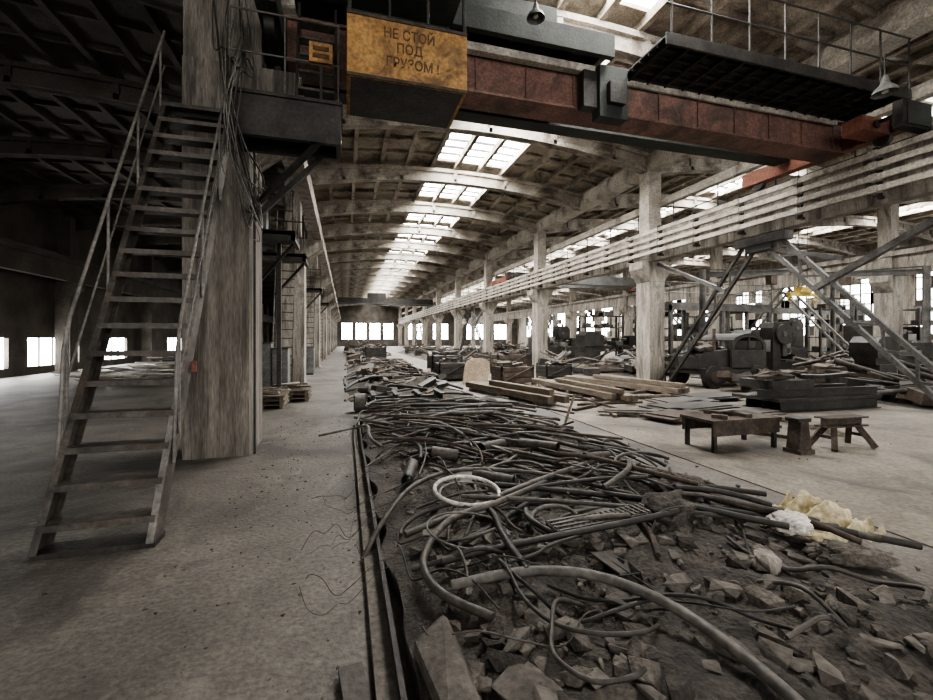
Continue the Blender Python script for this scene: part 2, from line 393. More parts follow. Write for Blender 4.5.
def bell_lamp(x,y,z,s=1):
    b=MB(); prof=[(.03,.34),(.05,.3),(.07,.2),(.09,.16),(.17,.08),(.2,0)]
    n=20; vs=[]; fs=[]
    for r,h in prof:
        for j in range(n): t=2*math.pi*j/n; vs.append((x+r*s*math.cos(t),y+r*s*math.sin(t),z+h*s))
    for i in range(len(prof)-1):
        for j in range(n): fs.append((i*n+j,i*n+(j+1)%n,(i+1)*n+(j+1)%n,(i+1)*n+j))
    b.add(vs,fs,M_cab,True); b.tube([(x,y,z+.3*s),(x,y,z+.75*s)],.012,M_steel,6)
    b.tube([(x,y,z+.02),(x,y,z+.12*s)],.05*s,M_white,10); b.done('bell_lamp')
bell_lamp(8.75,4.95,5.72,.9); bell_lamp(2.4,5.1,5.78,.6)

# ------------------------------------------------------------------ stair to the landing
b=MB()
sy0,sy1,sz=3.84,6.2,4.55
for x in (-2.17,-1.41):
    b.beam((x,sy0,0.0),(x,sy1,sz),.012,.17,M_stair,(0,0,1))
    d=Vector((0,sy1-sy0,sz)).normalized(); q=Vector((0,-d.z,d.y))
    s_=.02 if x<-2 else -.02
    for sg in (1,-1):
        b.beam(Vector((x+s_,sy0,0))+q*.08*sg,Vector((x+s_,sy1,sz))+q*.08*sg,.05,.012,M_rail if (x>-2 and sg>0) else M_stair)
n=18
for i in range(1,n+1):
    z=i*sz/n-.06; y=sy0+(sy1-sy0)*z/sz
    b.box(-2.16,-1.42,y-.10,y+.13,z,z+.02,M_stair); b.box(-2.16,-1.42,y-.11,y-.095,z-.02,z+.03,M_stair)
b.box(-2.17,-1.40,3.78,3.98,0,.04,M_steel)
for x in (-2.19,-1.39):
    f=lambda t,h:(x,sy0+(sy1-sy0)*t,sz*t+h)
    for t in (.17,.44,.70,.95): b.tube([f(t,0),f(t,.92)],.014,M_rail,6)
    b.tube([f(.12,.0),f(.14,.45),f(.155,.8),f(.19,.92),f(1.0,.92)],.015,M_rail,8)
    b.tube([f(.16,.48),f(1.0,.48)],.010,M_rail,6)
b.box(-1.44,-1.36,4.60,4.61,1.28,1.38,M_redl)
b.done('steel_staircase')

b=MB()
b.box(-1.34,-.05,5.55,5.63,4.02,4.5,M_steel); b.box(-1.34,-.05,6.22,6.3,4.1,4.5,M_steel)
b.box(-.11,-.05,5.63,6.22,4.1,4.5,M_steel); b.box(-1.34,-1.28,5.63,6.22,4.1,4.5,M_steel)
b.box(-1.34,-.03,5.52,6.3,4.5,4.54,M_steel); b.box(-2.3,-1.34,6.22,6.34,4.44,4.54,M_steel)
b.beam((-.3,6.26,4.12),(-1.2,6.33,3.2),.07,.07,M_steel); b.beam((-.3,5.6,4.05),(-1.24,6.3,3.3),.06,.06,M_steel)
for x in (-1.3,-.7,-.08): b.tube([(x,5.56,4.5),(x,5.56,5.5)],.013,M_pipe2,6)
for z in (5.0,5.5): b.tube([(-1.3,5.56,z),(-.08,5.56,z)],.012,M_pipe2,6)
for x in (-.58,-.12): b.beam((x,5.65,4.54),(x,6.05,6.0),.03,.14,M_steel)
for i in range(5): b.box(-.58,-.12,5.68+i*.07,5.83+i*.07,4.72+i*.26,4.75+i*.26,M_stair)
b.done('stair_landing')
b=MB(); b.box(-.42,-.15,5.5,5.53,4.98,5.22,M_orange); b.box(-.38,-.19,5.49,5.5,5.12,5.17,M_ink); b.box(-.38,-.19,5.49,5.5,5.03,5.08,M_ink)
b.box(-.30,-.27,5.53,5.55,4.54,5.3,M_steel); b.done('warning_sign')

b=MB()
for i in range(16):
    x0=U(-1.7,-1.2); pts=[(x0,6.3,U(5.8,6.6)),(x0+U(-.1,.2),6.2+U(-.1,.05),5.2+U(-.2,.2)),(-1.3+U(-.08,.2),5.45+U(-.1,.03),4.7+U(-.1,.2)),(-1.28+U(-.08,.12),5.45+U(-.05,0),4.1+U(-.5,.1)),(-1.1+U(-.1,.12),5.9+U(-.1,.1),3.3+U(-.4,.4)),(-1.2+U(-.04,.1),6.3,3.1+U(-.2,.9))]
    b.tube(smooth(pts,7),U(.005,.013),random.choice([M_steel,M_rail,M_pipe2,M_pipe]),6)
b.tube([(-1.2,6.45,0.0),(-1.2,6.45,4.2)],.018,M_steel,6)
b.done('cable_bundle')

for (x,y0,y1,z1) in ((-1.75,13.3,14.9,5.3),(-1.75,22.2,23.6,5.3),(-1.75,31,32.3,5.3)):
    b=MB()
    for dx in (-.25,.25): b.beam((x+dx,y0,0),(x+dx,y1,z1),.05,.08,M_rust)
    for i in range(1,20): t=i/20; b.beam((x-.25,y0+(y1-y0)*t,z1*t),(x+.25,y0+(y1-y0)*t,z1*t),.03,.03,M_rust)
    for dx in (-.28,.28): b.tube([(x+dx,y0+.1,1.0),(x+dx,y1-.5,z1+.3)],.015,M_rail,5)
    b.done('steel_ladder')
for y in (10.2,12.9,21.6,30.3):
    b=MB(); b.box(-2.3,-1.08,y,y+1.1,3.9,3.98,M_steel); b.box(-2.3,-1.08,y,y+.08,3.78,4.0,M_steel); b.box(-1.16,-1.08,y,y+1.1,3.78,4.0,M_steel)
    b.beam((-1.12,y+.5,3.85),(-2.0,y+.9,2.9),.06,.06,M_steel)
    for x in (-2.25,-1.6,-1.12): b.tube([(x,y+.04,4),(x,y+.04,4.9)],.018,M_rust,5)
    b.tube([(-2.25,y+.04,4.9),(-1.12,y+.04,4.9)],.018,M_rust,5); b.tube([(-2.25,y+.04,4.45),(-1.12,y+.04,4.45)],.018,M_rust,5)
    if y<11:
        b.tube([(-1.95,y,.0),(-1.95,y,3.9)],.04,M_rust,8); b.tube([(-2.2,y+.1,.0),(-2.2,y+.1,7.2)],.03,M_steel,8); b.box(-1.6,-1.5,y+1,y+1.1,0,3.9,M_steel)
        b.box(-2.2,-1.7,y+.2,y+.5,4.0,4.8,M_cab)
    b.done('service_platform')
for (x,y,w,h) in ((-2.35,12.5,.42,1.45),(-1.9,12.45,.4,1.3),(-2.7,18.5,.9,1.6),(-1.9,19.6,.6,1.2)):
    b=MB(); b.box(x,x+w,y,y+.5,.06,h,M_cab); b.box(x+.03,x+w/2-.01,y-.015,y,.12,h-.06,M_cab); b.box(x+w/2+.01,x+w-.03,y-.015,y,.12,h-.06,M_cab)
    b.box(x+w/2-.06,x+w/2-.03,y-.03,y-.015,h*.5,h*.6,M_steel); b.box(x-.02,x+w+.02,y-.03,y+.52,h,h+.03,M_steel)
    b.box(x+.03,x+w-.03,y+.03,y+.47,0,.06,M_steel); b.done('electrical_cabinet',.006)
for (x,y) in ((-2.2,10.75),(-1.75,11.75)):
    b=MB(); z=0
    for t in range(3):
        for q in (-.42,0,.42): b.box(x+.4+q-.04,x+.4+q+.04,y-.4,y+.4,z,z+.08,M_wood)
        for q in range(6): b.box(x-.08,x+.9,y-.4+q*.145,y-.29+q*.145,z+.08,z+.10,M_wood)
        z+=.10
    for i in range(10): b.obox((x+.4+U(-.2,.2),y+U(-.2,.2),z+.03+i*.012),(U(.5,.9),.06,.03),random.choice([M_wood,M_white,M_steel]),(0,U(-.08,.08),U(-.6,.6)))
    b.done('pallet_stack')
b=MB()
for i in range(26): b.obox((-6.9+U(-1.2,1.2),17+U(-1.2,1.2),.05+i*.022),(U(1,2.2),U(.2,.6),.03),random.choice([M_white,M_white,M_wood,M_conc]),(U(-.08,.08),U(-.1,.1),U(-1,1)))
b.done('board_heap')
b=MB()
for i in range(20): b.obox((-8.5+U(-1.2,1.2),25+U(-1.2,1.2),.05+i*.03),(U(1,2.2),U(.2,.6),.05),random.choice([M_white,M_wood,M_steel]),(U(-.08,.08),U(-.1,.1),U(-1,1)))
b.done('board_heap')

# ------------------------------------------------------------------ scrap strip in the middle of the hall
def mound(name,x0,x1,y0,y1,base,h,nx,ny,seed,m=M_dirt,ms=M_slab):
    def H(x,y):
        u=max(0,min(1,(x-x0)/(x1-x0))); v=max(0,min(1,(y-y0)/(y1-y0)))
        e=min(1,6*min(u,1-u,)) * min(1,9*min(v,1-v))
        nn=noise.fractal(Vector((x*.9+seed,y*.9,seed)),1,2,4)*.5+.5
        return base+e*h*max(0,nn)+e*noise.noise(Vector((x*5,y*5,seed)))*.03+e*abs(noise.noise(Vector((x*14,y*14,seed))))*.02
    vs=[];fs=[]
    for j in range(ny+1):
        for i in range(nx+1):
            x=x0+(x1-x0)*i/nx; y=y0+(y1-y0)*j/ny
            if i in(0,nx): x+=noise.noise(Vector((y*2.2,seed,3)))*.09
            if j in(0,ny): y+=noise.noise(Vector((x*2.2,seed,5)))*.1
            vs.append((x,y,H(x,y)))
    for j in range(ny):
        for i in range(nx): a=j*(nx+1)+i; fs.append((a,a+1,a+nx+2,a+nx+1))
    ring=[i for i in range(nx+1)]+[j*(nx+1)+nx for j in range(1,ny+1)]+[ny*(nx+1)+i for i in range(nx-1,-1,-1)]+[j*(nx+1) for j in range(ny-1,0,-1)]
    b=MB(); b.add(vs,fs,m,False)
    R=len(ring); sv=[vs[r] for r in ring]+[(vs[r][0],vs[r][1],0.0) for r in ring]
    b.add(sv,[(i,(i+1)%R,(i+1)%R+R,i+R) for i in range(R)],ms)
    b.done(name); return H
H=mound('debris_platform',.28,3.35,.5,8.3,.11,.17,110,260,3.3)
H2=mound('scrap_mound',.1,3.2,11.0,26,.02,.45,36,110,8.1)

b=MB(); b.box(.13,.25,.5,8.2,0,.045,M_slab); b.box(.22,.245,.5,8.2,.045,.12,M_steel); b.done('steel_edge_rail')
b=MB(); b.obox((.06,1.8,.03),(.11,.6,.03),M_pipe,(.0,.0,.12)); b.done('loose_plank')

def pipe(b,x0,y0,x1,y1,r,lift,m,sag=0,Hf=None,n=8,wob=0):
    Hf=Hf or H; k=9
    za=Hf(x0,y0)+r+lift; zb=Hf(x1,y1)+r+lift
    pts=[]; ph=U(0,6); ox,oy=-(y1-y0),(x1-x0); L=math.hypot(ox,oy); ox/=L; oy/=L
    for i in range(k):
        t=i/(k-1); w=math.sin(t*3.14*1.0)*sag+math.sin(t*6+ph)*wob
        x=x0+(x1-x0)*t+ox*w; y=y0+(y1-y0)*t+oy*w
        z=za+(zb-za)*t+math.sin(3.14*t)*.03
        if Hf(x,y)+r>z and wob: z=Hf(x,y)+r
        pts.append((x,y,z))
    b.tube(smooth(pts,2),r,m,n)

b=MB()
longp=[(.15,7.6,3.5,2.0,.026),(.5,7.9,3.2,3.0,.022),(.45,6.6,3.3,2.5,.024),(.3,5.3,2.6,6.9,.02),(.7,4.9,3.0,5.4,.024),(-.35,6.2,2.2,7.9,.018),(.35,7.2,1.9,3.6,.02),(1.0,8.0,2.7,4.3,.026),(.4,3.0,2.6,3.9,.026),(.55,2.45,2.5,2.6,.022),(.6,7.5,2.0,5.0,.026),(1.5,7.9,3.6,4.2,.02),(.9,3.3,3.4,2.2,.018),(1.4,5.6,3.3,3.4,.022),(1.6,4.4,3.6,2.9,.024),(1.2,4.9,3.5,2.5,.02),(1.3,3.6,3.7,1.9,.026)]
for x0,y0,x1,y1,r in longp: pipe(b,x0,y0,x1,y1,r,U(.05,.13),random.choice([M_pipe,M_pipe,M_steel]),U(-.08,.08),wob=.015)
for i in range(110):
    x=U(.5,3.1); y=U(2.5,8.0); a=random.gauss(-.9,.8); L=U(.25,1.4)
    x1=min(3.4,max(.2,x+math.cos(a)*L)); y1=min(8.2,max(2.0,y+math.sin(a)*L))
    if math.hypot(x1-x,y1-y)<.2: continue
    pipe(b,x,y,x1,y1,U(.006,.025),U(.0,.14),random.choice([M_pipe,M_pipe,M_steel,M_rust,M_pipe2]),U(-.12,.12),wob=U(0,.04),n=7)
for i in range(80):
    x=U(.2,2.3); y=U(5.4,8.1); a=random.gauss(-.35,.6); L=U(.4,1.8)
    pipe(b,x,y,min(3.3,x+math.cos(a)*L),y+math.sin(a)*L,U(.008,.026),U(.08,.34),random.choice([M_pipe,M_steel,M_pipe,M_rust,M_pipe2]),U(-.15,.15),wob=.03,n=7)
b.done('scrap_pipe_pile')

b=MB()
for i in range(34):
    x=U(.6,2.9); y=U(2.7,7.5)
    b.torus((x,y,H(x,y)+U(.04,.12)),U(.1,.32),U(.006,.018),random.choice([M_pipe,M_pipe2,M_steel]),(U(-.35,.35),U(-.35,.35)),24,U(.45,1.0),6,U(.6,1))
for i in range(50):
    x=U(.5,2.6); y=U(1.6,7); p=[(x,y,H(x,y)+.03)]
    a=U(0,6.28)
    for k_ in range(6):
        a+=U(-.8,.8); x=min(3.2,max(.35,x+math.cos(a)*.2)); y=min(8,max(1.4,y+math.sin(a)*.2)); p.append((x,y,H(x,y)+U(.02,.13)))
    b.tube(smooth(p,5),U(.004,.014),random.choice([M_pipe,M_steel,M_pipe]),6)
b.done('scrap_cable_tangle')

b=MB(); cx,cy=.98,3.42; z=max(H(cx+dx,cy+dy) for dx in (-.3,0,.3) for dy in (-.3,0,.3))+.12
b.torus((cx,cy,z),.27,.016,M_white,(.10,.05),48,1,10); b.torus((cx+.02,cy-.01,z-.035),.25,.010,M_rail,(.08,.05),48,1,8)
b.done('cable_ring')
b=MB(); z=H(1.4,2.75)+.09; b.torus((1.45,2.75,z),.17,.015,M_pipe2,(.2,-.1),36,.92,8); b.done('cable_ring')

b=MB(); P=[(.55,2.22,.27),(.95,2.17,.31),(1.3,2.03,.31),(1.52,1.72,.3),(1.6,1.3,.27),(1.6,.9,.22)]
b.tube(smooth(P,10),.026,M_pipe2,12); b.done('rubber_hose')
b=MB(); P=[(1.75,3.5,.3),(1.15,3.12,.32),(.72,2.95,.3),(.47,2.6,.25),(.48,2.25,.24),(.7,1.98,.22)]
b.tube(smooth(P,10),.024,M_pipe,12); b.done('rubber_hose')
b=MB(); P=[(.12,3.1,.03),(.3,3.35,.2),(.6,3.75,.3),(1.1,3.95,.33),(1.8,3.6,.33),(2.3,3.0,.3)]
b.tube(smooth(P,10),.02,M_pipe,10); b.done('rubber_hose')
b=MB()
for (x,y,a,L,r) in ((1.75,4.9,.5,.45,.06),(1.35,3.8,-.7,.4,.05),(2.2,4.6,2.2,.5,.055),(.85,4.9,1.9,.35,.06),(2.55,3.9,.3,.4,.05),(1.35,5.9,.8,.5,.07),(1.1,4.75,-.3,.3,.07),(.62,4.2,1.3,.4,.06)):
    c=Vector((x,y,H(x,y)+r+.06)); d=Vector((math.cos(a),math.sin(a),U(-.15,.15)))*L/2
    b.tube([c-d,c+d],r,M_pipe,14,hollow=True); b.tube([c-d*.98,c+d*.98],r*.84,M_steel,14,hollow=True)
b.done('cut_pipe_pieces')

b=MB()
for i in range(9):
    y=U(2.6,4.6); p=[(.4,y,.2),(.2,y+U(-.1,.1),.16+U(0,.1))]; a=math.pi+U(-.6,.6)
    x=.12
    for k_ in range(5):
        a+=U(-.7,.7); x=min(.15,x+math.cos(a)*.09); y+=math.sin(a)*.11; p.append((x,y,.01+abs(U(-.06,.14))))
    b.tube(smooth(p,5),.0022,M_pipe,4)
b.done('loose_wire_tangle')

b=MB()
for i in range(600):
    x=U(.4,3.2); y=U(1.0,7.8); s=U(.012,.06)
    b.hull((x,y,H(x,y)+s*.15),(s*U(.8,1.8),s*U(.8,1.4),s*U(.4,.9)),random.choice([M_rubble,M_slab,M_dirt,M_dirt]),9)
for i in range(250):
    x=U(.45,2.9); y=U(.9,2.9); s=U(.03,.12)
    b.hull((x,y,H(x,y)+s*.2),(s*U(1.,2.0),s*U(.6,1.1),s*U(.5,.9)),random.choice([M_rubble,M_slab,M_rubble,M_slab,M_dirt]),14)
for i in range(40):
    x=U(3.3,4.2); y=U(1.3,6); s=U(.02,.07); b.hull((x,y,s*.3),(s,s*1.2,s*.7),M_rubble,9)
b.done('concrete_rubble')
b=MB()
for i in range(520):
    x=U(-1.2,.1) if i%3 else U(-4.5,8); y=U(1.6,9)
    if .1<x<3.4: continue
    if -2.3<x<-1.2 and 3.6<y<7.4: continue
    s=U(.005,.025); b.hull((x,y,s*.25+.0+(.012 if x>4.3 else 0)),(s*1.3,s,s*.6),random.choice([M_rubble,M_slab,M_dirt]),8)
b.done('floor_crumbs')
b=MB()
for (x,y,sx,sy,sz_,rz) in ((.42,1.75,.2,.75,.13,.05),(.75,1.55,.28,.35,.1,.4),(.95,1.95,.25,.18,.1,1.1),(1.25,1.6,.22,.16,.1,.3),(.7,2.5,.2,.16,.1,1.3)):
    b.hull((x,y,.11+sz_*.6),(sx,sy,sz_),M_slab,26,rz)
b.done('broken_concrete_block',.006)
b=MB()
for i in range(34):
    x=U(.6,2.9); y=U(2.0,6.4); b.obox((x,y,H(x,y)+.03),(U(.12,.4),U(.08,.25),.01),random.choice([M_steel,M_rubble,M_pipe,M_pipe]),(U(-.25,.25),U(-.2,.2),U(0,3)))
b.done('scrap_sheet_pieces')
b=MB(); R=Matrix.Rotation(.15,3,'Z'); c=Vector((1.75,2.62,H(1.75,2.62)+.12))
for i in range(19): q=c+R@Vector((-.42+i*.0467,0,0)); b.obox(q,(.022,.15,.006),M_pipe,(0,.03,.15))
for i in range(4): q=c+R@Vector((0,-.072+i*.048,0)); b.obox(q,(.86,.02,.007),M_pipe,(0,.03,.15))
b.done('perforated_metal_strip')
b=MB(); b.hull((2.42,1.95,H(2.42,1.95)+.05),(.15,.12,.12),M_conc,26,.3); b.done('concrete_rock',.004)
def lump(name,c,size,m,seed,amp=.35,zr=0,folds=0):
    bm=bmesh.new(); bmesh.ops.create_icosphere(bm,subdivisions=5,radius=1)
    for v in bm.verts:
        n_=noise.fractal(v.co*1.6+Vector((seed,0,0)),1,2,4)*amp+abs(noise.noise(v.co*4+Vector((0,seed,0))))*.18
        if folds: n_+=folds*(abs(noise.noise(Vector((v.co.x*3,v.co.y*5,seed))))-.2)
        v.co*=1+n_; v.co=Vector((v.co.x*size[0]/2,v.co.y*size[1]/2,max(v.co.z,-.5)*size[2]/2))
    me=bpy.data.meshes.new(name); bm.to_mesh(me); bm.free(); me.materials.append(m)
    for p in me.polygons: p.use_smooth=True
    o=bpy.data.objects.new(name,me); o.location=c; o.rotation_euler=(0,0,zr); bpy.context.collection.objects.link(o)
lump('plaster_sack',(3.08,2.3,.27),(.3,.24,.14),M_white,9.1,.15,.3,.2)
lump('burlap_sack',(3.12,1.95,.2),(.44,.2,.14),M_rubble,1.7,.25,-.5,.3)
lump('soil_clod',(2.35,2.7,.26),(.5,.35,.25),M_dirt,6.3,.5,.4)
lump('soil_clod',(2.85,3.1,.24),(.5,.4,.25),M_dirt,2.3,.5,.9)
n=60; vs=[]; fs=[]; R=Matrix.Rotation(-.35,3,'Z')
for j in range(n+1):
    for i in range(n+1):
        u=i/n-.5; v=j/n-.5; rr=math.hypot(u*1.9,v*1.9)
        q=Vector((u*2.2,v*3.4,1.7)); fold=abs(noise.noise(q*1.7))*.16+abs(noise.noise(q*4))*.05
        p=R@Vector((u*.78+noise.noise(q+Vector((5,0,0)))*.12, v*.55+noise.noise(q+Vector((0,7,0)))*.12, 0))
        vs.append((3.55+p.x,2.55+p.y,.08+fold*1.4+.17*max(0,1-rr)))
for j in range(n):
    for i in range(n): a=j*(n+1)+i; fs.append((a,a+1,a+n+2,a+n+1))
b=MB(); b.add(vs,fs,M_cloth,True); b.done('crumpled_cloth')
b=MB(); z=H(2.7,6.0)
b.box(2.5,2.75,5.9,6.1,z,z+.13,M_tan); b.box(2.78,2.98,5.85,6.02,z-.02,z+.1,M_conc_l); b.box(2.55,2.7,5.95,6.05,z+.13,z+.2,M_conc_l); b.done('brick_stack',.006)
b=MB(); b.beam((3.05,5.6,.2),(3.35,5.75,.75),.03,.025,M_wood); b.done('wooden_stake')

b=MB()
for i in range(130):
    x=U(.3,2.9); y=11.2+14.3*random.random()**1.0; a=random.gauss(-1.1,.8); L=U(.6,2.2)
    x1=min(3.3,max(0,x+math.cos(a)*L)); y1=min(26,max(10.9,y+math.sin(a)*L))
    if math.hypot(x1-x,y1-y)<.2: continue
    pipe(b,x,y,x1,y1,U(.015,.04),U(0,.25),random.choice([M_pipe,M_steel,M_rust,M_wood,M_steel]),U(-.2,.2),Hf=H2,n=6)
for i in range(60):
    x=U(.3,2.9); y=U(11.2,25.5); b.obox((x,y,H2(x,y)+.15),(U(.2,.8),U(.1,.5),U(.02,.2)),random.choice([M_steel,M_rust,M_steel,M_rubble]),(U(-.4,.4),U(-.4,.4),U(0,3)))
b.done('scrap_pipe_pile')
for (xx0,xx1,yy0,yy1,h,sd,cnt) in ((.1,3.0,28.5,50,.7,4.4,90),(5.5,9.3,22,48,.6,2.9,90),(11.2,14.8,14.6,19,.5,7.7,90),(13,20,30,50,.7,5.7,90),(12.4,16.6,5.8,8.2,.3,1.4,60),(8.8,9.8,14.6,18.6,.3,6.6,30),(17.5,21.3,11.2,13.8,.4,9.4,60)):
    Hq=mound('scrap_mound',xx0,xx1,yy0,yy1,.02,h,20,50,sd)
    b=MB()
    for i in range(cnt):
        x=U(xx0+.2,xx1-.2); y=U(yy0+.3,yy1-.3)
        if i%3: b.obox((x,y,Hq(x,y)+.15),(U(.3,1.4),U(.15,.8),U(.05,.5)),random.choice([M_steel,M_rust,M_steel,M_steel,M_wood]),(U(-.2,.2),U(-.2,.2),U(0,3)))
        else:
            a=U(0,6); b.tube([(x-math.cos(a)*.8,y-math.sin(a)*.8,Hq(x,y)+.2),(x+math.cos(a)*.8,y+math.sin(a)*.8,Hq(x,y)+U(.2,.9))],U(.03,.08),M_pipe,6)
    b.done('scrap_metal_heap')

b=MB()
for y in (9.3,10.2): b.ibeam((.5,y,.12),(2.2,y,.12),.12,.2,M_steel)
for x in (.6,1.1,1.6,2.1): b.ibeam((x,9.3,.3),(x,10.2,.3),.1,.14,M_steel)
b.done('steel_frame')
b=MB(); b.tube([(.2,9.5,.2),(.42,9.5,.2)],.2,M_pipe2,24); b.tube([(.18,9.5,.2),(.2,9.5,.2)],.17,M_steel,20); b.tube([(.42,9.5,.2),(.44,9.5,.2)],.21,M_steel,20); b.done('metal_drum')

def crate(x,y,w,d,h,m):
    b=MB(); b.box(x+.03,x+w-.03,y+.03,y+d-.03,.08,h-.1,m)
    for (a,c) in ((x,y),(x+w-.07,y),(x,y+d-.07),(x+w-.07,y+d-.07)): b.box(a,a+.07,c,c+.07,0,h,m)
    k_=max(3,int(h/.2))
    for i in range(k_): z=.1+(h-.15)*i/k_; b.box(x,x+w,y,y+.03,z,z+(h-.15)/k_*.8,m); b.box(x,x+.03,y,y+d,z,z+(h-.15)/k_*.8,m)
    b.beam((x+.05,y-.01,.12),(x+w-.05,y-.01,h-.08),.03,.07,m,(0,1,0))
    for i in range(9): b.obox((x+U(.2,w-.2),y+U(.2,d-.2),h-.04+U(0,.1)),(U(.2,.7),U(.05,.2),U(.04,.1)),random.choice([M_steel,M_rust,M_pipe,M_wood]),(U(-.3,.3),U(-.3,.3),U(0,3)))
    b.done('metal_crate',.004)
crate(3.3,15.2,1.1,1.0,.75,M_steel); crate(5.0,13.3,1.2,1.0,.7,M_rust); crate(3.4,17,1.3,1.1,.95,M_steel); crate(6.3,17.2,1.4,1,.95,M_rust); crate(1.2,27,1.3,.8,1.1,M_steel)
crate(8,20,1.2,1,.9,M_steel); crate(7.4,14.8,1.1,.9,.6,M_steel)
b=MB(); P=[]
for i in range(13):
    t=math.pi*(i/12); P.append((4.35-.45*math.cos(t), .55+.36*math.sin(t)**.6))
R=[(p[0]+.12*(p[1]-.5),p[1]) for p in [(3.9,.02),(4.8,.02)]+P[::-1]]
b.prism(R,'y',13.9,13.96,M_tan); b.beam((4.3,13.97,.8),(4.3,14.5,0.02),.05,.05,M_wood); b.done('tan_panel')
def timbers(name,p0,p1,rowsn,m,w=.2):
    b=MB(); p0=Vector(p0); p1=Vector(p1); d=(p1-p0).normalized(); s_=Vector((d.y,-d.x,0))
    for t in (.1,.5,.9): c=p0.lerp(p1,t); b.beam(c-s_*.1,c+s_*(rowsn*w*1.15),.12,.1,m)
    for i in range(rowsn):
        o=s_*(i*w*1.15)+d*U(-.3,.3)+Vector((0,0,.05+w/2)); b.beam(p0+o,p1+o,w,w,m)
    b.beam(p0+s_*.12+Vector((0,0,.05+w*1.5)),p1+s_*.12-d*1.2+Vector((0,0,.05+w*1.5)),w,w*.8,m)
    b.done(name,.008)
timbers('timber_stack',(4.5,8.9,.05),(3.6,12.6,.05),3,M_wood,.16)
timbers('timber_stack',(6.3,8.8,.05),(6.1,13.0,.05),3,M_wood,.14)
timbers('timber_stack',(8.6,9.3,.05),(7.6,13.6,.05),4,M_wood,.15)
b=MB()
for i in range(46):
    x=U(4.6,8.4); y=U(5.5,14.6); a=U(-.6,.5)+math.pi/2*(i%2); L=U(.2,1.2); z=.04+i*.001
    b.beam((x-math.cos(a)*L,y-math.sin(a)*L,z),(x+math.cos(a)*L,y+math.sin(a)*L,z),U(.02,.12),.05,random.choice([M_steel,M_wood,M_rust]))
b.done('loose_steel_bars')
b=MB()
for (x,y,w,d,rz,m) in ((7.2,7.6,1.9,.9,.1,M_steel),(7.7,8.3,1.5,.8,-.15,M_pipe),(6.2,6.9,1.2,.7,.3,M_rust),(9.0,8.8,1.6,.9,.05,M_steel),(5.6,7.4,1.3,.25,-.5,M_pipe),(7.3,6.6,2.2,.6,.05,M_pipe)):
    for q in (-.3,.3): b.obox((x+q*w,y,.045),(.08,d*.8,.06),M_wood,(0,0,rz))
    b.obox((x,y,.095),(w,d,.03),m,(0,0,rz)); b.obox((x+.1,y+.05,.125),(w*.9,d*.9,.02),m,(0,0,rz+.06))
b.done('steel_sheet_stack')

b=MB(); x,y=5.45,4.95
b.box(x-.62,x+.62,y-.3,y+.3,.42,.46,M_rust); b.box(x-.6,x+.6,y-.28,y-.25,.24,.42,M_rust); b.box(x-.6,x+.6,y+.25,y+.28,.24,.42,M_rust)
for u in (-.56,.52):
    for v in (-.26,.22): b.box(x+u,x+u+.05,y+v,y+v+.05,.012,.42,M_steel)
for i in range(6): b.obox((x+U(-.4,.4),y+U(-.15,.15),.49),(U(.1,.4),U(.04,.12),.05),random.choice([M_steel,M_rust,M_pipe]),(0,0,U(0,3)))
b.done('low_steel_bench')
b=MB(); x,y=6.05,4.4
b.box(x-.14,x+.14,y-.12,y+.12,.012,.07,M_rust); b.prism([(x-.12,.07),(x+.12,.07),(x+.06,.45),(x-.08,.45)],'y',y-.09,y+.09,M_rust); b.box(x-.13,x+.1,y-.1,y+.1,.45,.5,M_steel)
b.done('steel_stand',.006)
def trestle(x,y,L,h,rz=0,m=M_rust):
    b=MB(); c,s_=math.cos(rz),math.sin(rz)
    T=lambda u,v,z:(x+u*c-v*s_,y+u*s_+v*c,z)
    b.ibeam(T(-L/2,0,h-.07),T(L/2,0,h-.07),.2,.14,m)
    for u in (-L/2+.16,L/2-.16):
        for sg in (-1,1): b.beam(T(u,sg*.05,h-.12),T(u+.16*(1 if u>0 else -1),sg*.18,0.03),.07,.07,m)
        b.beam(T(u+.1*(1 if u>0 else -1),-.13,h*.4),T(u+.1*(1 if u>0 else -1),.13,h*.4),.04,.04,m)
    b.done('steel_trestle')
trestle(6.95,4.45,.75,.46,-.05)
DX=1.35
b=MB()
for i,(y,z) in enumerate(((6.9,.12),(7.3,.12),(7.7,.12))): b.ibeam((7.6+DX,y,z),(10.4+DX,y-.1,z),.18,.22,M_steel)
b.box(7.4+DX,10.5+DX,6.75,7.9,.24,.3,M_steel)
b.ibeam((7.1+DX,7.0,.4),(10.4+DX,6.8,.4),.16,.2,M_steel); b.ibeam((7.8+DX,7.5,.4),(10.3+DX,7.4,.4),.16,.2,M_steel)
b.box(7.4+DX,8.6+DX,6.9,7.7,.5,.68,M_steel)
for i in range(24): b.obox((8.4+DX+U(-.9,1.4),7.2+U(-.3,.3),.6+(.14 if i<12 else 0)+i*.008),(U(.3,1.4),U(.05,.2),U(.04,.1)),random.choice([M_steel,M_rust,M_pipe]),(U(-.2,.2),U(-.16,.16),U(-.8,.8)))
b.done('steel_beam_stack')

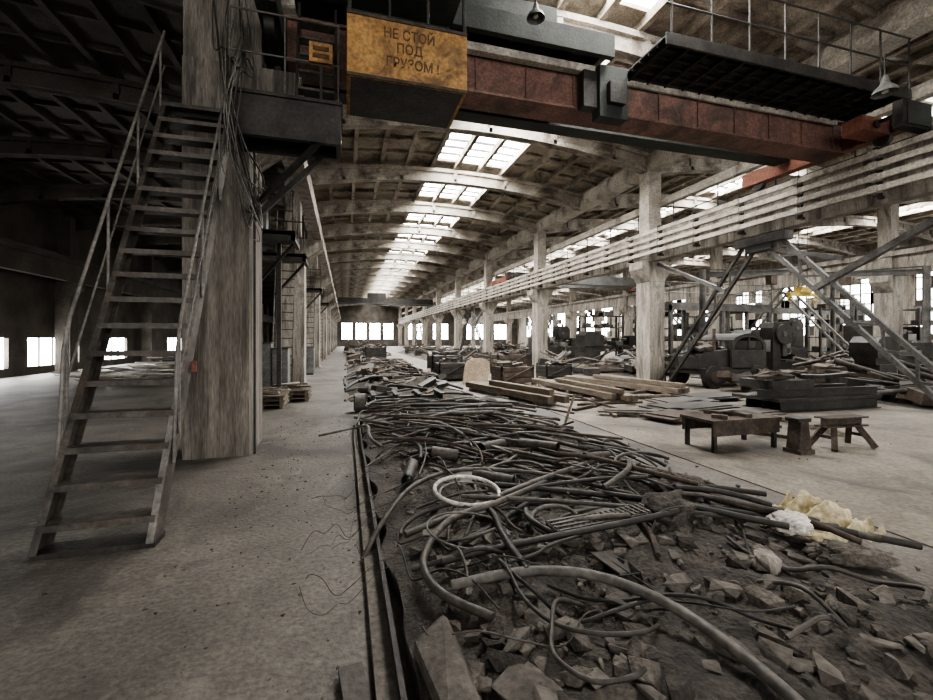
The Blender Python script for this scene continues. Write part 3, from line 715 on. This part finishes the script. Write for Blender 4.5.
def lathe(x,y,s=1,m=M_steel):
    b=MB()
    b.box(x,x+.8*s,y,y+.9*s,0,.75*s,m); b.box(x+2.3*s,x+2.9*s,y+.1,y+.8*s,0,.7*s,m)
    b.box(x,x+3*s,y+.1*s,y+.7*s,.7*s,.95*s,m); b.box(x+.1*s,x+3*s,y+.2*s,y+.28*s,.95*s,1.0*s,M_pipe); b.box(x+.1*s,x+3*s,y+.52*s,y+.6*s,.95*s,1.0*s,M_pipe)
    b.prism([(x,.95*s),(x+1.0*s,.95*s),(x+1.0*s,1.45*s),(x+.8*s,1.65*s),(x+.2*s,1.65*s),(x,1.45*s)],'y',y+.05*s,y+.85*s,m)
    b.tube([(x+1.0*s,y+.4*s,1.25*s),(x+1.25*s,y+.4*s,1.25*s)],.24*s,M_pipe,20)
    b.box(x+1.6*s,x+2.0*s,y,y+.75*s,1.0*s,1.2*s,M_cab); b.box(x+1.7*s,x+1.9*s,y+.2*s,y+.5*s,1.2*s,1.35*s,m)
    b.box(x+2.45*s,x+2.85*s,y+.15*s,y+.65*s,1.0*s,1.45*s,m); b.tube([(x+2.2*s,y+.4*s,1.25*s),(x+2.9*s,y+.4*s,1.25*s)],.07*s,M_pipe,10)
    b.torus((x+1.8*s,y-.05*s,.85*s),.13*s,.015*s,M_rail,(1.57,0),20)
    b.torus((x+3.0*s,y+.4*s,1.25*s),.16*s,.015*s,M_rail,(0,1.57),20)
    b.done('metal_lathe',.01)
lathe(17.2,14.6,1.2,M_steel); lathe(12.6,20.5,1.2); lathe(16.2,9.3,1.0); lathe(24,14,1.5,M_steel); lathe(24,24.5,1.6); lathe(11.2,24.0,1.1); lathe(29.5,10.4,1.2)
def press(x,y,s=1,m=M_steel):
    b=MB()
    b.prism([(x,.0),(x+1.1*s,.0),(x+1.1*s,.75*s),(x+.45*s,.8*s),(x+.4*s,1.5*s),(x+1.1*s,1.55*s),(x+1.1*s,2.2*s),(x+.9*s,2.45*s),(x+.1*s,2.45*s),(x,2.2*s)],'y',y,y+.6*s,m)
    b.box(x+.65*s,x+1.2*s,y-.05,y+.65*s,.75*s,.85*s,M_pipe); b.box(x+.75*s,x+1.0*s,y+.15*s,y+.45*s,1.0*s,1.55*s,M_brace)
    b.tube([(x+.5*s,y-.12*s,1.95*s),(x+.5*s,y,1.95*s)],.42*s,m,24); b.tube([(x+.5*s,y-.14*s,1.95*s),(x+.5*s,y-.12*s,1.95*s)],.1*s,M_brace,12)
    b.box(x-.35*s,x,y+.1*s,y+.5*s,1.2*s,1.7*s,M_cab); b.box(x-.1,x+1.25*s,y-.1,y+.7*s,0,.1,m)
    b.done('mechanical_press',.01)
press(19.9,8.0,1.0); press(15.6,12.3,.9); press(26.0,10.0,1.1); press(23.4,8.9,1.1); press(14.6,27.6,1.0); press(24.2,18.2,1.1)
b=MB(); x,y=11.6,10.6
b.box(x-.9,x+1.75,y+.1,y+1.5,.45,.65,M_steel)
b.prism([(x-.95,.6),(x+.3,.6),(x+.3,1.25),(x-.7,1.15),(x-.95,1.0)],'y',y+.2,y+1.4,M_steel)
arch=[(x+.25+.72-.72*math.cos(math.pi*i/12), 1.2+.55*math.sin(math.pi*i/12)**.7) for i in range(13)]
inner=[(x+.25+.72-.60*math.cos(math.pi*i/12), 1.2+.43*math.sin(math.pi*i/12)**.7) for i in range(13)]
for yy in (y+.1,y+1.45):
    b.box(x+.25,x+1.69,yy,yy+.05,.6,1.2,M_steel)
    for i in range(12):
        (a0,z0),(a1,z1)=arch[i],arch[i+1]; (c0,w0),(c1,w1)=inner[i],inner[i+1]
        b.add([(a0,yy,z0),(a1,yy,z1),(c1,yy,w1),(c0,yy,w0),(a0,yy+.05,z0),(a1,yy+.05,z1),(c1,yy+.05,w1),(c0,yy+.05,w0)],MB.BF,M_steel)
    b.box(x+.94,x+1.0,yy,yy+.05,1.2,1.7,M_steel)
for i in range(2,10):
    (a0,z0),(a1,z1)=arch[i],arch[i+1]; b.add([(a0,y+.1,z0),(a1,y+.1,z1),(a1,y+1.5,z1),(a0,y+1.5,z0),(a0,y+.1,z0-.04),(a1,y+.1,z1-.04),(a1,y+1.5,z1-.04),(a0,y+1.5,z0-.04)],MB.BF,M_steel)
for xx in (x-.5,x+1.3):
    for yy in (y,y+1.4): b.tube([(xx,yy,.36),(xx,yy+.2,.36)],.36,M_steel,24); b.tube([(xx,yy-.02,.36),(xx,yy+.22,.36)],.18,M_rust,16)
b.tube([(x-.3,y+.25,1.2),(x-.3,y+.25,1.9)],.05,M_rust,8)
for i in range(16): b.obox((x+U(-.8,.2),y+U(.3,1.3),1.25+U(0,.2)),(U(.2,.7),U(.1,.3),U(.04,.15)),random.choice([M_steel,M_rust,M_pipe]),(U(-.4,.4),U(-.4,.4),U(0,3)))
b.done('derelict_truck',.008)
b=MB()
for i in range(46): 
    x=U(10.9,14.6); y=U(8.9,10.2); b.obox((x,y,.14+U(0,.35)),(U(.2,.9),U(.1,.4),U(.05,.3)),random.choice([M_steel,M_rust,M_pipe,M_steel,M_wood]),(U(-.4,.4),U(-.4,.4),U(0,3)))
b.done('scrap_metal_heap')
def rack(x,y,w,h,m=M_steel):
    b=MB()
    for xx in (x,x+w):
        for yy in (y,y+.8): b.box(xx-.05,xx+.05,yy-.05,yy+.05,0,h,m)
    for i in range(1,5):
        z=h*i/4-.1; b.box(x,x+w,y,y+.8,z,z+.06,m)
        for q in range(4): a=x+U(.1,w-.7); b.box(a,a+U(.25,.6),y+.1,y+.6,z+.06,z+.06+U(.1,.35),random.choice([M_rust,M_cab,M_pipe,M_steel]))
    b.done('storage_rack')
rack(16,26,3,3.2); rack(18.5,21.5,2.6,3); rack(27,18.4,3,3.4); rack(29.5,15.2,3,3.2); rack(28,28,3,3.4); rack(23.5,32,3,3); rack(27.9,8.6,3,3); rack(31,12.6,3,3.3)
def mezz(x0,x1,y0,y1,z):
    b=MB(); b.box(x0,x1,y0,y1,z,z+.12,M_brace); b.box(x0,x1,y0,y0+.1,z-.25,z,M_brace); b.box(x0,x0+.1,y0,y1,z-.25,z,M_brace)
    for xx in (x0+.1,(x0+x1)/2,x1-.1):
        for yy in (y0+.1,y1-.1): b.box(xx-.08,xx+.08,yy-.08,yy+.08,0,z,M_brace)
    n=int((x1-x0)/1.0)
    for i in range(n+1): xx=x0+(x1-x0)*i/n; b.tube([(xx,y0+.05,z+.1),(xx,y0+.05,z+1.1)],.025,M_cab,5)
    for h in (.6,1.1): b.tube([(x0,y0+.05,z+h),(x1,y0+.05,z+h)],.025,M_cab,5); b.tube([(x0+.05,y0,z+h),(x0+.05,y1,z+h)],.025,M_cab,5)
    b.lattice((x0+.2,y0+.1,.1),((x0+x1)/2,y0+.1,z-.1),.2,.06,M_brace,(0,1,0))
    b.done('mezzanine_platform')
mezz(15,21.4,16.9,19.6,3.2); mezz(24,34.5,20.6,23,3.4); mezz(24,30,5.5,7.6,3.3)
for (x,y,h,a,L) in ((13.6,13.6,4.3,-.5,3.0),(21.0,10.6,4.3,2.6,3.2),(26.2,17.2,4.6,.4,3.5)):
    b=MB(); b.tube([(x,y,0),(x,y,h)],.12,M_brace,12); b.box(x-.3,x+.3,y-.3,y+.3,0,.06,M_steel)
    e=(x+math.cos(a)*L,y+math.sin(a)*L,h-.2); b.ibeam((x,y,h-.2),e,.12,.2,M_brace); b.beam((x,y,h),(x+math.cos(a)*L*.7,y+math.sin(a)*L*.7,h-.1),.04,.04,M_steel)
    m_=(x+math.cos(a)*L*.8,y+math.sin(a)*L*.8); b.box(m_[0]-.15,m_[0]+.15,m_[1]-.12,m_[1]+.12,h-.65,h-.32,M_rust); b.tube([(m_[0],m_[1],h-.65),(m_[0],m_[1],h-1.8)],.012,M_steel,5)
    b.done('jib_crane')
b=MB(); x,y=15.6,11.2
b.box(x-.7,x+.7,y-.08,y+.08,3.08,3.2,M_yellow); b.box(x-.25,x+.25,y-.15,y+.15,3.2,3.4,M_yellow)
for q in (-.6,.6): b.torus((x+q,y,2.96),.1,.025,M_yellow,(1.57,0),16,.8,6)
for q in (-.2,.2): b.tube([(x+q,y,3.4),(x+q,y,8.4)],.012,M_steel,5)
b.done('lifting_beam')
b=MB(); b.box(10.6,21.8,27.0,27.5,5.45,6.1,M_cab); b.box(10.6,21.8,29,29.5,5.45,6.1,M_cab)
for x in (10.3,22.0): b.box(x-.1,x+.15,26.3,29.5,5.4,5.7,M_redl)
b.done('overhead_crane')
b=MB(); b.box(-.75,9.9,49,49.6,5.5,6.1,M_steel); b.box(-.75,9.9,51,51.6,5.5,6.1,M_steel); b.box(2.5,4.5,49.2,51.4,6.1,6.7,M_steel)
for x in (-.9,10.1): b.box(x-.1,x+.15,48.5,52,5.42,5.8,M_steel)
b.tube([(3.5,50.3,6.1),(3.5,50.3,4.6)],.04,M_steel,6); b.done('overhead_crane')
b=MB()
for (x,z,r) in ((-1.2,6.3,.05),(-1.2,6.55,.035)): b.tube([(x,9,z),(x,70,z)],r,M_pipe,8)
b.done('conduit_pipes')

# ------------------------------------------------------------------ world
w=bpy.data.worlds.new('world'); bpy.context.scene.world=w; w.use_nodes=True
bg=w.node_tree.nodes['Background']; bg.inputs[0].default_value=(1.0,.975,.945,1); bg.inputs[1].default_value=3.0
try: bpy.context.scene.view_settings.look='AgX - Medium High Contrast'
except Exception as e: print('look',e)
# ------------------------------------------------------------------ camera
cd=bpy.data.cameras.new('camera'); cam=bpy.data.objects.new('camera',cd); bpy.context.collection.objects.link(cam)
cd.sensor_width=36; cd.lens=36*425/933; cd.shift_y=-12/933; cd.clip_start=.05; cd.clip_end=300
cam.location=(0,0,1.6); cam.rotation_euler=(math.pi/2,0,-math.radians(15.95))
bpy.context.scene.camera=cam
